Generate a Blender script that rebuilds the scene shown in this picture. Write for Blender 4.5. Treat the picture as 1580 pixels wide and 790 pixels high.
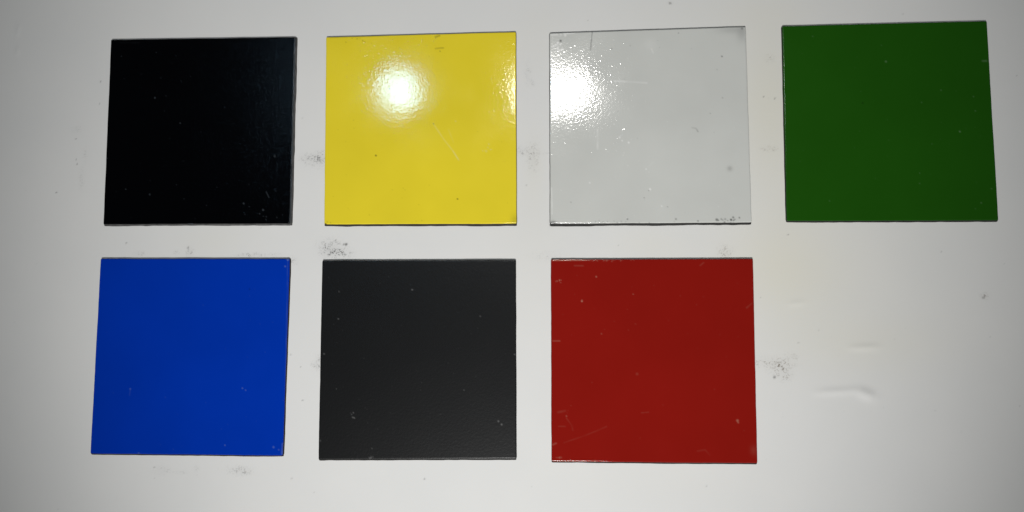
import bpy, math, random
import numpy as np
from mathutils import Vector

# ------------------------------------------------------------------ scene
for o in list(bpy.data.objects):
    bpy.data.objects.remove(o)
sc = bpy.context.scene
COL = sc.collection
PLATE_T = 0.0015                      # plate thickness, metres

# ------------------------------------------------------------------ camera
F_PX, PW, PH = 1300.0, 1580.0, 790.0
CAM_ROT = (math.radians(5.35), math.radians(3.88), math.radians(0.05))
CAM_LOC = Vector((0.0429, -0.0557, 0.4225 + PLATE_T))
cd = bpy.data.cameras.new('camera')
cd.sensor_width = 36.0
cd.lens = 36.0 * F_PX / PW
cd.clip_start = 0.01
cd.clip_end = 50.0
cam = bpy.data.objects.new('camera', cd)
cam.location = CAM_LOC
cam.rotation_euler = CAM_ROT
COL.objects.link(cam)
sc.camera = cam

# ------------------------------------------------------------------ world: a dim room
w = bpy.data.worlds.new('World')
sc.world = w
w.use_nodes = True
bg = w.node_tree.nodes['Background']
bg.inputs[0].default_value = (0.9, 0.95, 1.0, 1)
bg.inputs[1].default_value = 0.02

# ------------------------------------------------------------------ lamps of the room (all above the board, outside the frame)
def aim(o, target):
    o.rotation_euler = (Vector(target) - o.location).to_track_quat('-Z', 'Y').to_euler()

def disc_lamp(name, loc, target, radius, radiance, color):
    l = bpy.data.lights.new(name, 'AREA')
    l.shape = 'DISK'
    l.size = radius * 2
    l.energy = radiance * math.pi * math.pi * radius ** 2   # watts for that radiance
    l.color = color
    o = bpy.data.objects.new(name, l)
    o.location = loc
    COL.objects.link(o)
    aim(o, target)
    return o

def panel_lamp(name, loc, sx, sy, radiance, color):
    l = bpy.data.lights.new(name, 'AREA')
    l.shape = 'RECTANGLE'
    l.size, l.size_y = sx, sy
    l.energy = radiance * math.pi * sx * sy
    l.color = color
    o = bpy.data.objects.new(name, l)
    o.location = loc
    COL.objects.link(o)
    return o

def spot_lamp(name, loc, target, radius, energy, angle, blend, color):
    l = bpy.data.lights.new(name, 'SPOT')
    l.energy = energy
    l.shadow_soft_size = radius
    l.spot_size = math.radians(angle)
    l.spot_blend = blend
    l.color = color
    o = bpy.data.objects.new(name, l)
    o.location = loc
    COL.objects.link(o)
    aim(o, target)
    return o

# two ceiling bulbs: the highlights on the yellow and the white plate
disc_lamp('ceiling_bulb', (-0.396, 0.578, 1.70), (0, 0, 0), 0.050, 36.0, (0.42, 0.72, 1.0))
panel_lamp('ceiling_panel', (0.005, 0.567, 1.70), 0.172, 0.080, 76.0, (1.0, 0.98, 0.93))
# the directed lamp over the near side of the table that lights the board
spot_lamp('work_spotlight', (0.009, -0.615, 0.855), (0.008, -0.010, 0.0), 0.085, 38.5, 39.2, 1.0, (1.0, 0.99, 0.97))

sc.view_settings.view_transform = 'Standard'
sc.view_settings.look = 'None'
sc.view_settings.gamma = 1
sc.view_settings.exposure = 0.0
sc.view_settings.use_curve_mapping = False
sc.render.engine = 'CYCLES'
sc.render.resolution_x = 1024
sc.render.resolution_y = 512

# ------------------------------------------------------------------ helpers
def rotm():
    from mathutils import Euler
    return Euler(CAM_ROT, 'XYZ').to_matrix()
ROT = rotm()

def surf(px, py, z):
    """point of the photograph measured on the horizontal plane z"""
    d = ROT @ Vector(((px - PW / 2) / F_PX, -(py - PH / 2) / F_PX, -1.0))
    k = (z - CAM_LOC.z) / d.z
    p = CAM_LOC + d * k
    return np.array((p.x, p.y))

MM = 0.001
rng = np.random.default_rng(7)
random.seed(7)

def mesh_from_grid(name, X, Y, Z, mat, parent=None):
    """one mesh from 2D arrays of coordinates"""
    n, m = X.shape
    me = bpy.data.meshes.new(name)
    co = np.stack([X, Y, Z], -1).reshape(-1, 3)
    me.vertices.add(n * m)
    me.vertices.foreach_set('co', co.astype(np.float32).ravel())
    i = np.arange(n * m).reshape(n, m)
    q = np.stack([i[:-1, :-1], i[:-1, 1:], i[1:, 1:], i[1:, :-1]], -1).reshape(-1, 4)
    me.loops.add(q.size)
    me.loops.foreach_set('vertex_index', q.astype(np.int32).ravel())
    me.polygons.add(len(q))
    me.polygons.foreach_set('loop_start', np.arange(0, q.size, 4, dtype=np.int32))
    me.update(calc_edges=True)
    me.validate()
    me.polygons.foreach_set('use_smooth', np.ones(len(q), dtype=bool))
    me.materials.append(mat)
    o = bpy.data.objects.new(name, me)
    COL.objects.link(o)
    if parent:
        o.parent = parent
    return o

def attr(o, name, a):
    at = o.data.attributes.new(name, 'FLOAT', 'POINT')
    at.data.foreach_set('value', np.clip(a, 0, None).astype(np.float32).ravel())

def value_noise(n, m, cell, seed):
    """smooth noise on an n x m array, cell = wavelength in samples"""
    r = np.random.default_rng(seed)
    gn, gm = int(n / cell) + 3, int(m / cell) + 3
    g = r.random((gn, gm)) * 2 - 1
    u = np.linspace(0, n / cell, n); v = np.linspace(0, m / cell, m)
    ui = u.astype(int); vi = v.astype(int)
    fu = u - ui; fv = v - vi
    fu = (fu * fu * (3 - 2 * fu))[:, None]; fv = (fv * fv * (3 - 2 * fv))[None]
    a = g[ui][:, vi]; b = g[ui + 1][:, vi]; c = g[ui][:, vi + 1]; d = g[ui + 1][:, vi + 1]
    return (a * (1 - fu) + b * fu) * (1 - fv) + (c * (1 - fu) + d * fu) * fv

def seg_dist(X, Y, a, b):
    ab = b - a
    L = (ab @ ab) + 1e-12
    t = np.clip(((X - a[0]) * ab[0] + (Y - a[1]) * ab[1]) / L, 0, 1)
    return np.hypot(X - a[0] - t * ab[0], Y - a[1] - t * ab[1]), t

# ------------------------------------------------------------------ materials
def nodes(name):
    m = bpy.data.materials.new(name)
    m.use_nodes = True
    nt = m.node_tree
    b = nt.nodes['Principled BSDF']
    return m, nt, b

def N(nt, kind, **kw):
    n = nt.nodes.new(kind)
    for k, v in kw.items():
        setattr(n, k, v)
    return n

def mixc(nt, fac, a, b):
    n = N(nt, 'ShaderNodeMix', data_type='RGBA')
    L = nt.links
    if hasattr(fac, 'links'): L.new(fac, n.inputs[0])
    else: n.inputs[0].default_value = fac
    for s, v in ((6, a), (7, b)):
        if hasattr(v, 'links'): L.new(v, n.inputs[s])
        else: n.inputs[s].default_value = (*v, 1)
    return n.outputs[2]

def math_(nt, op, a, b=0.0, clamp=False):
    n = N(nt, 'ShaderNodeMath', operation=op, use_clamp=clamp)
    for s, v in ((0, a), (1, b)):
        if hasattr(v, 'links'): nt.links.new(v, n.inputs[s])
        else: n.inputs[s].default_value = v
    return n.outputs[0]

def noise(nt, vec, scale, detail=2.0, rough=0.5):
    n = N(nt, 'ShaderNodeTexNoise')
    n.inputs['Scale'].default_value = scale
    n.inputs['Detail'].default_value = detail
    n.inputs['Roughness'].default_value = rough
    nt.links.new(vec, n.inputs['Vector'])
    return n.outputs[0]

def maprange(nt, v, a, b, c=0.0, d=1.0):
    n = N(nt, 'ShaderNodeMapRange', clamp=True)
    nt.links.new(v, n.inputs[0])
    for i, x in enumerate((a, b, c, d)):
        n.inputs[i + 1].default_value = x
    return n.outputs[0]

def attribute(nt, name):
    return N(nt, 'ShaderNodeAttribute', attribute_name=name).outputs['Fac']

def paint_material(name, color, rough, peel, peel_scale, spec=0.5, light=(0.8, 0.8, 0.8), dark=(0.03, 0.03, 0.03),
                   mottling=0.045, rough_var=0.05, micro=0.0):
    m, nt, b = nodes(name)
    vec = N(nt, 'ShaderNodeTexCoord').outputs['Object']
    soft = noise(nt, vec, 22, 3)
    fac = maprange(nt, soft, 0.3, 0.7, 0.0, 1.0)
    c1 = tuple(x * (1 - mottling) for x in color)
    c2 = tuple(min(1, x * (1 + mottling)) for x in color)
    c = mixc(nt, fac, c1, c2)
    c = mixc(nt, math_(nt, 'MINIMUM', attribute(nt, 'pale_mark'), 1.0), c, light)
    c = mixc(nt, math_(nt, 'MINIMUM', attribute(nt, 'dark_mark'), 1.0), c, dark)
    nt.links.new(c, b.inputs['Base Color'])
    rn = maprange(nt, noise(nt, vec, 45, 4), 0.35, 0.75, rough, rough + rough_var)
    rn = math_(nt, 'ADD', rn, math_(nt, 'MULTIPLY', attribute(nt, 'haze_mark'), 0.35))
    nt.links.new(rn, b.inputs['Roughness'])
    b.inputs['Specular IOR Level'].default_value = spec
    h = noise(nt, vec, peel_scale, 1.5, 0.45)
    if micro:
        h = math_(nt, 'ADD', h, math_(nt, 'MULTIPLY', noise(nt, vec, peel_scale * 3.3, 1.0), micro))
    h = math_(nt, 'ADD', h, math_(nt, 'MULTIPLY', attribute(nt, 'nib'), 1.6))
    bp = N(nt, 'ShaderNodeBump')
    bp.inputs['Strength'].default_value = 1.0
    bp.inputs['Distance'].default_value = peel * MM
    nt.links.new(h, bp.inputs['Height'])
    nt.links.new(bp.outputs[0], b.inputs['Normal'])
    return m

def edge_material(name, a, bcol, rough=0.5, metal=0.0):
    m, nt, b = nodes(name)
    vec = N(nt, 'ShaderNodeTexCoord').outputs['Object']
    f = maprange(nt, noise(nt, vec, 260, 4, 0.6), 0.35, 0.65)
    nt.links.new(mixc(nt, f, a, bcol), b.inputs['Base Color'])
    b.inputs['Roughness'].default_value = rough
    b.inputs['Metallic'].default_value = metal
    b.inputs['Specular IOR Level'].default_value = 0.25
    bp = N(nt, 'ShaderNodeBump')
    bp.inputs['Distance'].default_value = 0.05 * MM
    nt.links.new(noise(nt, vec, 900, 2), bp.inputs['Height'])
    nt.links.new(bp.outputs[0], b.inputs['Normal'])
    return m

# ------------------------------------------------------------------ the white board
def board():
    x0, y0 = surf(-40, 830, 0.0)
    x1, y1 = surf(1620, -40, 0.0)
    step = 0.6 * MM
    xs = np.r_[np.linspace(-0.62, x0, 9)[:-1], np.arange(x0, x1, step), np.linspace(x1, 0.66, 9)]
    ys = np.r_[np.linspace(-0.52, y0, 9)[:-1], np.arange(y0, y1, step), np.linspace(y1, 0.46, 9)]
    X, Y = np.meshgrid(xs, ys)
    Z = np.zeros_like(X)

    def at(px, py):
        return surf(px, py, 0.0)
    def ridge(p, q, width, height):
        a, b = at(*p), at(*q)
        d, t = seg_dist(X, Y, a, b)
        taper = np.sin(np.pi * np.clip(t * 0.9 + 0.05, 0, 1)) ** 0.7
        Z[:] += height * MM * np.exp(-(d / (width * MM)) ** 2) * taper
    # creases and dents pressed into the sheet
    ridge((1258, 606), (1325, 602), 1.9, 0.40)
    ridge((1322, 603), (1350, 613), 2.6, 0.80)
    ridge((1310, 537), (1358, 535), 1.7, 0.32)
    ridge((1216, 470), (1242, 466), 1.5, 0.16)
    ridge((30, 36), (26, 56), 1.2, 0.2)
    ridge((27, 72), (27, 86), 1.2, 0.22)
    sk = np.zeros_like(X); br = np.zeros_like(X); sp = np.zeros_like(X); ye = np.zeros_like(X)
    def blob(A, px, py, rx, ry, v):
        c = at(px, py)
        r = 1 / 3.07 * MM
        A[:] += v * np.exp(-((X - c[0]) / (rx * r)) ** 2 - ((Y - c[1]) / (ry * r)) ** 2)
    def spot(px, py, r, v, A=None):
        A = sp if A is None else A
        c = at(px, py)
        d = np.hypot(X - c[0], Y - c[1])
        A[:] += v * np.clip(1.2 - d / (r / 3.07 * MM), 0, 1)
    # speckled grey transfer marks
    for a in ((488, 246, 17, 9, .95), (475, 243, 12, 5, .4), (497, 245, 7, 12, .5), (509, 384, 15, 12, 1.25), (522, 390, 16, 9, .6),
              (533, 392, 16, 6, .35), (491, 561, 7, 10, .7), (486, 563, 6, 4, .5), (805, 234, 9, 7, .6), (822, 244, 6, 16, .55),
              (293, 389, 5, 8, .8), (216, 392, 8, 4, .5), (272, 390, 4, 4, .45), (378, 394, 14, 3, .7), (398, 393, 12, 3, .6),
              (425, 393, 14, 3, .35), (453, 402, 6, 6, .5), (118, 199, 10, 5, .3), (126, 275, 4, 16, .35), (131, 240, 4, 10, .25),
              (367, 726, 14, 6, .6), (380, 728, 9, 5, .45), (250, 726, 12, 5, .4), (280, 729, 9, 2, .45), (303, 724, 4, 5, .4),
              (815, 112, 4, 14, .4), (820, 128, 6, 5, .3), (845, 395, 22, 7, .25), (1034, 5, 4, 2, .8), (850, 341, 4, 8, .5)):
        blob(sk, *a)
    for a in ((1190, 560, 26, 7, .8), (1205, 568, 13, 9, 1.0), (1211, 581, 9, 6, .7), (1222, 550, 9, 5, .45), (1118, 389, 10, 10, .8),
              (1519, 457, 5, 4, 1.3), (1187, 230, 12, 4, .6), (1187, 90, 7, 6, .35), (823, 240, 9, 20, .35), (835, 236, 14, 3, .25)):
        blob(br, *a)
    for a in ((1185, 150, 60, 130, 1.0), (1200, 420, 90, 70, .8), (830, 60, 40, 60, .25), (1000, 380, 60, 30, .45), (1330, 530, 120, 40, .5),
              (330, 372, 60, 26, .35), (825, 260, 16, 60, .45), (1120, 20, 200, 40, .3), (1290, 420, 170, 150, .45), (1200, 250, 70, 200, .4), (1000, 740, 200, 40, .15), (820, 380, 60, 120, .25)):
        blob(ye, *a)
    # single flecks of dirt
    for a in ((534, 377, 2.6, 1), (530, 377, 1.6, .8), (518, 371, 1.5, .7), (528, 390, 1.7, .7), (1034, 5, 1.8, .8), (290, 382, 1.6, .9),
              (155, 126, 1.5, .7), (117, 214, 1.3, .7), (118, 246, 1.3, .7), (119, 253, 1.3, .8), (87, 297, 1.5, .8), (154, 160, 1.3, .6),
              (195, 375, 1.6, .6), (467, 182, 1.2, .7), (449, 547, 1.3, .7), (464, 566, 1.4, .4), (467, 618, 1.4, .7), (1178, 149, 1.4, .7),
              (1195, 152, 1.4, .7), (1232, 529, 1.5, .35), (1195, 582, 2.4, .8), (486, 242, 1.8, .7), (1216, 362, 1.6, .5), (1452, 388, 1.3, .5),
              (378, 729, 1.6, .7), (238, 721, 1.6, .5), (812, 286, 1.5, .4), (655, 739, 1.8, .5), (850, 347, 2.0, .9), (450, 738, 1.5, .4),
              (1393, 22, 1.3, .4), (1090, 750, 1.5, .3), (1518, 459, 2.2, .6), (1300, 75, 1.2, .3)):
        spot(*a)
    for k in range(90):
        spot(rng.uniform(0, 1580), rng.uniform(0, 790), rng.uniform(.7, 1.2), rng.uniform(.05, .35))

    m, nt, b = nodes('white_painted_sheet')
    vec = N(nt, 'ShaderNodeTexCoord').outputs['Object']
    big = maprange(nt, noise(nt, vec, 11, 5, 0.6), 0.3, 0.7)
    c = mixc(nt, big, (0.745, 0.748, 0.74), (0.785, 0.782, 0.768))
    c = mixc(nt, math_(nt, 'MULTIPLY', attribute(nt, 'yellowing'), 0.55, True), c, (0.755, 0.735, 0.635))
    fine = maprange(nt, noise(nt, vec, 1050, 3, 0.65), 0.47, 0.58)
    fine2 = maprange(nt, noise(nt, vec, 420, 3, 0.7), 0.44, 0.60)
    gran = math_(nt, 'MULTIPLY', fine, fine2)
    film = 0.10
    s = attribute(nt, 'scuff')
    s1 = math_(nt, 'ADD', math_(nt, 'MULTIPLY', math_(nt, 'MULTIPLY', s, gran), 0.85), math_(nt, 'MULTIPLY', s, film), True)
    c = mixc(nt, s1, c, (0.16, 0.16, 0.16))
    r = attribute(nt, 'brown_scuff')
    r1 = math_(nt, 'ADD', math_(nt, 'MULTIPLY', math_(nt, 'MULTIPLY', r, gran), 0.75), math_(nt, 'MULTIPLY', r, 0.07), True)
    c = mixc(nt, r1, c, (0.17, 0.135, 0.10))
    c = mixc(nt, math_(nt, 'MINIMUM', attribute(nt, 'fleck'), 1.0), c, (0.08, 0.075, 0.07))
    nt.links.new(c, b.inputs['Base Color'])
    b.inputs['Roughness'].default_value = 0.62
    b.inputs['Specular IOR Level'].default_value = 0.3
    bp = N(nt, 'ShaderNodeBump')
    bp.inputs['Distance'].default_value = 0.012 * MM
    bp.inputs['Strength'].default_value = 1.0
    nt.links.new(noise(nt, vec, 420, 2), bp.inputs['Height'])
    nt.links.new(bp.outputs[0], b.inputs['Normal'])

    o = mesh_from_grid('board_surface', X, Y, Z, m)
    attr(o, 'scuff', sk); attr(o, 'brown_scuff', br); attr(o, 'fleck', sp); attr(o, 'yellowing', ye)
    o['kind'] = 'structure'
    # the body of the board below the sheet
    me = bpy.data.meshes.new('board_core')
    xa, xb, ya, yb = -0.62, 0.66, -0.52, 0.46
    v = [(xa, ya, -0.0002), (xb, ya, -0.0002), (xb, yb, -0.0002), (xa, yb, -0.0002), (xa, ya, -.02), (xb, ya, -.02), (xb, yb, -.02), (xa, yb, -.02)]
    me.from_pydata(v, [], [(0, 1, 2, 3), (7, 6, 5, 4), (0, 4, 5, 1), (1, 5, 6, 2), (2, 6, 7, 3), (3, 7, 4, 0)])
    me.materials.append(m)
    core = bpy.data.objects.new('board_core', me)
    COL.objects.link(core)
    core.parent = o
board()

# ------------------------------------------------------------------ the sample plates
NG = 250      # cells of the painted face along each side

def plate(quad_px, label, mat, edge_mat, marks, flare, seed, specks):
    """quad_px: the painted face's corners in the photograph, clockwise from top left"""
    q = [surf(x, y, PLATE_T) for x, y in quad_px]
    cen = sum(q) / 4
    root = bpy.data.objects.new('paint_sample_plate', None)
    root.empty_display_size = 0.02
    root.location = (cen[0], cen[1], 0)
    COL.objects.link(root)
    root['label'] = label
    root['category'] = 'sample plate'
    root['group'] = 'painted metal sample plates laid out in two rows'
    tl, tr, br_, bl = [c - cen for c in q]

    # parameter lines: fine inside, with a rolled rim of paint at the border
    rim = np.array([0.0, 0.0009, 0.0022, 0.0042])
    u = np.r_[rim, np.linspace(0.007, 0.993, NG), 1 - rim[::-1]]
    n = len(u)
    drop = np.zeros(n)
    drop[:4] = [0.42, 0.20, 0.06, 0.0]
    drop[-4:] = drop[:4][::-1]
    U, V = np.meshgrid(u, u)              # V: 0 top, 1 bottom
    def lerp(U, V):
        top = tl[None, None] * (1 - U)[..., None] + tr[None, None] * U[..., None]
        bot = bl[None, None] * (1 - U)[..., None] + br_[None, None] * U[..., None]
        return top * (1 - V)[..., None] + bot * V[..., None]
    P = lerp(U, V)
    X, Y = P[..., 0].copy(), P[..., 1].copy()
    # sheared edges are not perfectly straight
    r = np.random.default_rng(seed)
    def wob(k):
        t = value_noise(n, 2, 26, seed * 10 + k)[:, 0] * 0.06 + value_noise(n, 2, 6, seed * 10 + k + 5)[:, 0] * 0.03
        return t * MM
    fade = lambda W: np.exp(-(W / 0.012))
    wt, wb, wl, wr = wob(0), wob(1), wob(2), wob(3)
    Y += wt[None, :] * fade(V) + wb[None, :] * fade(1 - V)
    X += wl[:, None] * fade(U) + wr[:, None] * fade(1 - U)
    Z = PLATE_T - np.maximum(drop[None, :], drop[:, None]) * MM
    # corners slightly rounded
    for (cu, cv) in ((0, 0), (1, 0), (1, 1), (0, 1)):
        d = np.abs(U - cu) + np.abs(V - cv)
        s = np.clip(1 - d / 0.006, 0, 1) * 0.18 * MM
        X += s * (1 if cu == 0 else -1)
        Y += s * (-1 if cv == 0 else 1)
    pale = np.zeros_like(X); dark = np.zeros_like(X); nib = np.zeros_like(X); haze = np.zeros_like(X)
    lay = dict(pale=pale, dark=dark, nib=nib, haze=haze)
    R = MM / 3.07
    def dot(A, px, py, rad, v):
        c = surf(px, py, PLATE_T) - cen
        rad = max(rad * 0.85, 1.0)
        v = v * (0.6 if 'red' in label or 'charcoal' in label else 0.8)
        d = np.hypot(X - c[0], (Y - c[1]))
        A += v * np.clip(1.35 - d / (rad * R), 0, 1)
    for mk in marks:
        if mk[0] == 'dot':
            _, kind, px, py, rad, v = mk
            dot(lay[kind], px, py, rad, v)
        elif mk[0] == 'blob':
            _, kind, px, py, rx, ry, v = mk
            c = surf(px, py, PLATE_T) - cen
            lay[kind] += v * np.exp(-((X - c[0]) / (rx * R)) ** 2 - ((Y - c[1]) / (ry * R)) ** 2)
        elif mk[0] == 'line':
            _, kind, pts, width, v = mk
            best = np.zeros_like(X)
            for a, b in zip(pts[:-1], pts[1:]):
                d, t = seg_dist(X, Y, surf(*a, PLATE_T) - cen, surf(*b, PLATE_T) - cen)
                best = np.maximum(best, np.clip(1.5 - d / (width * R), 0, 1))
            lay[kind] += v * best * (0.65 + 0.35 * value_noise(*X.shape, 7, seed + 77))
        elif mk[0] == 'speckle':           # a loose cluster of chips; on the red rim, painted glints
            _, kind, px, py, rx, ry, count, rad, v = mk
            for k in range(count):
                dot(lay[kind], px + r.normal() * rx, py + r.normal() * ry, rad * r.uniform(.6, 1.3), v * r.uniform(.5, 1.2))
    for kind, count, rmin, rmax, vmin, vmax in specks:
        for k in range(count):
            a, b = r.random(), r.random()
            c = (tl * (1 - a) + tr * a) * (1 - b) + (bl * (1 - a) + br_ * a) * b
            d = np.hypot(X - c[0], Y - c[1])
            lay[kind] += 0.7 * r.uniform(vmin, vmax) * np.clip(1.4 - d / (r.uniform(rmin, rmax) * R), 0, 1)
    face = mesh_from_grid('painted_face', X, Y, Z, mat, root)
    face.data.flip_normals()
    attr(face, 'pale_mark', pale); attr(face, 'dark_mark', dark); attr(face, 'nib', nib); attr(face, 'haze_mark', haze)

    # the cut edge of the steel: four sides and the underside, a little wider at the foot where the shear broke out
    ring = np.r_[np.stack([X[0, :-1], Y[0, :-1]], -1), np.stack([X[:-1, -1], Y[:-1, -1]], -1),
                 np.stack([X[-1, :0:-1], Y[-1, :0:-1]], -1), np.stack([X[:0:-1, 0], Y[:0:-1, 0]], -1)]
    uv = np.r_[np.stack([U[0, :-1], V[0, :-1]], -1), np.stack([U[:-1, -1], V[:-1, -1]], -1),
               np.stack([U[-1, :0:-1], V[-1, :0:-1]], -1), np.stack([U[:0:-1, 0], V[:0:-1, 0]], -1)]
    ft, fr, fb, fl = [f * MM for f in flare]
    k = len(ring)
    rough = value_noise(k, 2, 9, seed + 31)[:, 0] * 0.5 + value_noise(k, 2, 40, seed + 32)[:, 0] * 0.5
    rows = []
    for zz, s in ((PLATE_T - 0.42 * MM, 0.0), (PLATE_T * 0.52, 0.75), (0.00035, 1.0), (0.0, 0.9)):
        off = np.zeros_like(ring)
        jag = (1 + 0.22 * rough)
        off[:, 1] += np.where(uv[:, 1] == 0, ft, 0) * s * jag - np.where(uv[:, 1] == 1, fb, 0) * s * jag
        off[:, 0] += np.where(uv[:, 0] == 1, fr, 0) * s * jag - np.where(uv[:, 0] == 0, fl, 0) * s * jag
        rows.append(np.c_[ring + off, np.full(k, zz)])
    co = np.concatenate(rows)
    faces = []
    for j in range(len(rows) - 1):
        for i in range(k):
            i2 = (i + 1) % k
            faces.append((j * k + i, j * k + i2, (j + 1) * k + i2, (j + 1) * k + i))
    faces.append(tuple(range((len(rows) - 1) * k, len(rows) * k)))
    me = bpy.data.meshes.new('steel_edge')
    me.from_pydata(co.tolist(), [], faces)
    me.update()
    import bmesh
    bm = bmesh.new(); bm.from_mesh(me); bmesh.ops.recalc_face_normals(bm, faces=bm.faces); 
    bm.to_mesh(me); bm.free()
    me.materials.append(edge_mat)
    e = bpy.data.objects.new('steel_edge', me)
    COL.objects.link(e)
    e.parent = root
    return root

steel = edge_material('cut_steel', (0.009, 0.009, 0.009), (0.024, 0.023, 0.022), 0.6)
steel_grey = edge_material('worn_grey_edge', (0.05, 0.05, 0.05), (0.11, 0.108, 0.105), 0.5)
steel_brown = edge_material('brown_edge', (0.012, 0.010, 0.008), (0.032, 0.026, 0.02), 0.6)

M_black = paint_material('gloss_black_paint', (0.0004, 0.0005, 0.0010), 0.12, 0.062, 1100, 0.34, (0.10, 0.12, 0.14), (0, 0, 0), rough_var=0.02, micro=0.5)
M_yellow = paint_material('gloss_yellow_paint', (0.85, 0.69, 0.032), 0.055, 0.019, 900, 0.5, (0.80, 0.76, 0.35), (0.07, 0.055, 0.015))
M_white = paint_material('gloss_grey_white_paint', (0.64, 0.65, 0.62), 0.055, 0.020, 900, 0.5, (0.95, 0.95, 0.93), (0.05, 0.05, 0.05))
M_green = paint_material('satin_green_paint', (0.0125, 0.083, 0.0036), 0.12, 0.006, 700, 0.35, (0.12, 0.22, 0.10), (0.004, 0.012, 0.003))
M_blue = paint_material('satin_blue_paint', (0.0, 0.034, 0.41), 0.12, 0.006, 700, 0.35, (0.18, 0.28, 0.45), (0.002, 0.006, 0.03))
M_charcoal = paint_material('matt_charcoal_paint', (0.0052, 0.0056, 0.0062), 0.30, 0.028, 1000, 0.36, (0.25, 0.25, 0.25), (0.002, 0.002, 0.002), micro=0.4, mottling=0.01, rough_var=0.008)
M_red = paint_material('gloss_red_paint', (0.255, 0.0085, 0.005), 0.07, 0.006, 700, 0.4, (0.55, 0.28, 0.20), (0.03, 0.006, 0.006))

D = lambda kind, x, y, r, v: ('dot', kind, x, y, r, v)

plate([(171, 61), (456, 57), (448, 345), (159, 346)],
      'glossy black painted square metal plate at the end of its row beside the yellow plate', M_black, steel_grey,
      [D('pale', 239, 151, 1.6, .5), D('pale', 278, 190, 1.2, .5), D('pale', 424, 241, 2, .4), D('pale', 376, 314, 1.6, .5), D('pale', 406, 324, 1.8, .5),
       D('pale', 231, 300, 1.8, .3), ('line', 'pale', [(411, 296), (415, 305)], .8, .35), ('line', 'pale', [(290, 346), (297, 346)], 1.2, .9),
       ('line', 'pale', [(186, 66), (215, 66)], 1, .04), ('line', 'pale', [(455.5, 60), (452, 200), (447.5, 343)], .7, .75), D('pale', 194, 292, 1.3, .35), ('speckle', 'pale', 400, 332, 30, 8, 10, 1.2, .25)],  # the long line down the right rim is a lamp glint painted in
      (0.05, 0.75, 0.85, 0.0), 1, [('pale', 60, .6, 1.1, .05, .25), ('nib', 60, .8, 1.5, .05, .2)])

plate([(503, 57), (796, 49), (797, 345), (500, 346)],
      'glossy yellow painted square metal plate with a round lamp reflection', M_yellow, steel_brown,
      [('line', 'pale', [(668, 190), (684, 214), (699, 233), (708, 247)], 1.1, .28), ('line', 'pale', [(699, 233), (707, 246)], 1.0, .4),
       ('line', 'pale', [(692, 200), (700, 220)], 1, .15),
       D('dark', 580, 240, 1.9, 1), D('dark', 706, 307, 1.7, .9), D('dark', 669, 191, 1.4, .7), D('dark', 601, 137, 1.3, .8), D('dark', 625, 293, 1.2, .3),
       ('line', 'dark', [(672, 75), (680, 74), (684, 74)], 1.2, .6), D('dark', 679, 79, 1.4, .7), ('line', 'dark', [(672, 57), (678, 55)], 1.5, .6),
       ('speckle', 'dark', 548, 62, 14, 4, 9, 1.3, .6), ('line', 'dark', [(508, 58), (600, 55)], 1.0, .35), ('speckle', 'dark', 503, 343, 3, 3, 8, 1.4, .8),
       ('blob', 'dark', 795, 340, 7, 9, .25), ('speckle', 'nib', 700, 62, 60, 6, 60, 1.4, .5), ('speckle', 'nib', 560, 75, 40, 12, 70, 1.3, .35),
       ('speckle', 'nib', 760, 200, 25, 40, 45, 1.3, .5), ('speckle', 'pale', 752, 228, 5, 5, 8, 1.1, .6), D('pale', 703, 187, 1.3, .7)],
      (0.0, 0.2, 1.0, 0.12), 2, [('dark', 26, .6, 1.1, .1, .4), ('nib', 130, .8, 1.5, .1, .5)])

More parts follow.
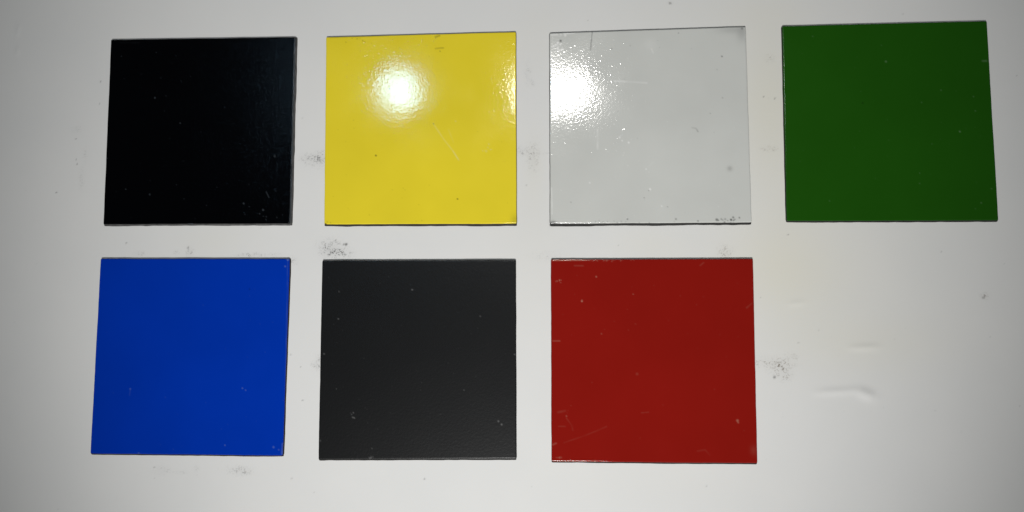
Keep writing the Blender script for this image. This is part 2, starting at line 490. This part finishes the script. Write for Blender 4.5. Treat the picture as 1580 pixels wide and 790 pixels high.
plate([(848, 51), (1151, 41), (1160, 343), (849, 345)],
      'greyish white painted square metal plate with glaring lamp reflection and chipped corners', M_white, steel,
      [('line', 'dark', [(914, 48), (911, 78)], .75, .75), ('line', 'pale', [(948, 125), (970, 126), (998, 128)], 1.3, .45),
       ('line', 'pale', [(922, 200), (922, 230)], 1.3, .35), ('speckle', 'pale', 862, 70, 5, 6, 12, 2.0, 1), ('line', 'pale', [(852, 54), (860, 53)], 1.8, .9),
       D('dark', 865, 63, 2.4, .95), ('line', 'pale', [(861, 79), (868, 76)], 1.7, 1), ('line', 'pale', [(870, 52), (886, 51)], 1.0, .8),
       ('line', 'pale', [(850, 80), (851, 120)], 1.2, .8), ('line', 'pale', [(851, 290), (852, 330)], 1.0, .4),
       ('speckle', 'nib', 958, 212, 6, 6, 10, 1.7, 1.2), D('pale', 970, 220, 2, .9), D('pale', 956, 212, 2, .8), D('pale', 960, 217, 1.5, .8),
       D('pale', 1003, 292, 2.2, .9), D('dark', 1001, 294, 1.2, .5), D('pale', 997, 261, 1.7, .7), D('pale', 910, 282, 1.6, .7), D('pale', 1021, 318, 1.5, .7),
       D('dark', 1030, 319, 1.2, .5), D('dark', 881, 312, 1.2, .5), D('dark', 994, 305, 1.3, .5), D('dark', 1114, 87, 1.7, .85), D('dark', 944, 75, 1.2, .7),
       D('dark', 1047, 51, 1.3, .6), D('dark', 1145, 44, 2.2, .5), ('blob', 'dark', 1145, 52, 8, 12, .22), ('blob', 'dark', 1130, 46, 22, 6, .18),
       ('line', 'dark', [(1068, 197), (1074, 198), (1077, 203)], 1.1, .4), D('dark', 1096, 175, 1.3, .4), D('dark', 1115, 151, 1.4, .45),
       ('blob', 'dark', 1126, 260, 4, 4, .3), ('speckle', 'dark', 1126, 340, 10, 2, 14, 1.6, .8), D('dark', 1106, 339, 2.6, .9), D('dark', 1128, 339, 2.2, .9),
       D('dark', 1043, 338, 1.8, .7), D('dark', 968, 338, 1.7, .8), D('pale', 967, 337, 1.4, .6), D('dark', 1077, 341, 1.6, .8), ('speckle', 'dark', 960, 342, 50, 1.5, 14, 1.0, .5),
       ('speckle', 'pale', 930, 344, 50, .8, 14, 1.0, .7), ('blob', 'dark', 853, 344, 5, 3, .8), ('line', 'pale', [(1000, 258), (1008, 250)], .8, .2),
       ('blob', 'pale', 1003, 69, 10, 10, .12), ('line', 'pale', [(1005, 75), (1008, 82)], 1, .35),
       ('speckle', 'nib', 900, 150, 60, 60, 110, 1.3, .5), ('speckle', 'pale', 950, 200, 40, 60, 26, 1.0, .4), ('line', 'dark', [(1150, 60), (1159, 330)], 1.0, .12)],
      (0.0, 0.0, 1.15, 0.3), 3, [('dark', 22, .6, 1.1, .1, .35), ('nib', 90, .8, 1.5, .1, .4), ('pale', 24, .6, 1.1, .1, .4)])

plate([(1207, 40), (1523, 32), (1541, 340), (1214, 341)],
      'dark green painted square metal plate beside the greyish white plate', M_green, steel,
      [D('pale', 1367, 95, 2.0, .7), D('pale', 1481, 203, 1.7, .9), D('pale', 1452, 139, 1.3, .5), D('pale', 1502, 149, 1.3, .5), D('pale', 1505, 171, 1.3, .5),
       D('dark', 1331, 159, 1.8, .6), D('pale', 1422, 158, 1.2, .4), ('line', 'pale', [(1516, 94), (1522, 94)], 1.4, .5), D('pale', 1530, 291, 1.3, .5),
       D('pale', 1514, 313, 1.4, .6), D('pale', 1419, 267, 1.2, .45), D('pale', 1419, 283, 1.2, .4), D('pale', 1254, 56, 1.3, .4), D('pale', 1280, 310, 1.2, .35),
       D('pale', 1438, 222, 1.3, .2), D('pale', 1505, 322, 1.2, .3)],
      (0.0, 0.0, 0.65, 0.3), 4, [('pale', 34, .5, .9, .06, .25), ('nib', 30, .8, 1.4, .05, .3)])

plate([(155, 399), (447, 399), (436, 703), (139, 700)],
      'bright blue painted square metal plate below the glossy black plate', M_blue, steel_brown,
      [D('pale', 444, 401, 1.8, .8), D('pale', 440, 411, 1.6, .5), D('pale', 374, 599, 1.4, .5), D('pale', 379, 602, 1.3, .4), D('pale', 201, 600, 1.8, .25),
       ('line', 'pale', [(201, 600), (200, 610)], .9, .15), D('pale', 347, 687, 1.4, .4), D('pale', 214, 699, 1.5, .4), D('pale', 422, 690, 2.0, .4),
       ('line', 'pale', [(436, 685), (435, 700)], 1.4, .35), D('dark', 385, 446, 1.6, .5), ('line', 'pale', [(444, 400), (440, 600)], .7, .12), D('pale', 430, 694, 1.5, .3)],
      (0.0, 0.4, 0.7, 0.0), 5, [('pale', 34, .5, .9, .05, .2), ('nib', 30, .8, 1.4, .05, .3)])

plate([(497, 402), (796, 401), (797, 708), (491, 709)],
      'matt charcoal painted square metal plate between the blue and the red plate', M_charcoal, steel,
      [('speckle', 'pale', 545, 640, 2, 3, 6, 1.2, .5), D('pale', 769, 650, 1.6, .8), D('pale', 774, 655, 1.7, .8), D('pale', 636, 447, 1.5, .8), D('pale', 522, 492, 1.5, .5),
       D('pale', 523, 450, 1.4, .35), D('pale', 500, 546, 1.5, .5), ('speckle', 'pale', 571, 706, 4, 2, 7, 1.1, .45), D('pale', 741, 488, 1.5, .4), D('pale', 794, 547, 1.3, .6),
       D('pale', 574, 692, 1.2, .4), ('speckle', 'pale', 640, 620, 80, 60, 14, .9, .10), D('pale', 494, 680, 2, .25), D('pale', 716, 602, 1.3, .35), D('pale', 519, 600, 1.2, .3)],
      (0.0, 0.0, 0.7, 0.0), 6, [('pale', 60, .5, .9, .03, .13), ('nib', 60, .8, 1.4, .05, .3)])

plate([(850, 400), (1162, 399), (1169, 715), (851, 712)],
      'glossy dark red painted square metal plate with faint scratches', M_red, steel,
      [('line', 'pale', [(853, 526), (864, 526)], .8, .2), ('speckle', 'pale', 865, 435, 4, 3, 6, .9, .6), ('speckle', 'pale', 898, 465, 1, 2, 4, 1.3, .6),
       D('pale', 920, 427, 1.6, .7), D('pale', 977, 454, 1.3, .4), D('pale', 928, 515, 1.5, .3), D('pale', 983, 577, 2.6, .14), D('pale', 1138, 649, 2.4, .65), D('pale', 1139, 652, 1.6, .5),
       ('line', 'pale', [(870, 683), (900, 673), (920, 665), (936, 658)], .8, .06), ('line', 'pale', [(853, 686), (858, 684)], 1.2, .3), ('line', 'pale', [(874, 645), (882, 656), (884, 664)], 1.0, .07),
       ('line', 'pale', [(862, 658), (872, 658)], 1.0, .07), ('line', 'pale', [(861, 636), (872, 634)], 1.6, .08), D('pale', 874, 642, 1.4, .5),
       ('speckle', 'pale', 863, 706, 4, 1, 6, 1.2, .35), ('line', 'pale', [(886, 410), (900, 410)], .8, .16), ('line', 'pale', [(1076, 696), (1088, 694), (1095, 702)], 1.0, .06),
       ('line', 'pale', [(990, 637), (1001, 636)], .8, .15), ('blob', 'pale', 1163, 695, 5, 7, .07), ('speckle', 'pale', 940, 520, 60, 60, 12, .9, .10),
       ('line', 'pale', [(852, 402), (905, 401)], .9, .55), ('line', 'pale', [(854, 712), (886, 712)], .9, .6), ('speckle', 'pale', 905, 712, 16, .4, 12, 1.1, .6),  # top and bottom rim: glints painted as pale lines and dots
       ('speckle', 'pale', 935, 402, 26, .6, 20, 1.0, .4), ('line', 'pale', [(1152, 475), (1160, 468)], 1, .12), ('line', 'pale', [(1080, 410), (1086, 405)], .8, .12)],  # the dots at the top rim carry on its painted glint
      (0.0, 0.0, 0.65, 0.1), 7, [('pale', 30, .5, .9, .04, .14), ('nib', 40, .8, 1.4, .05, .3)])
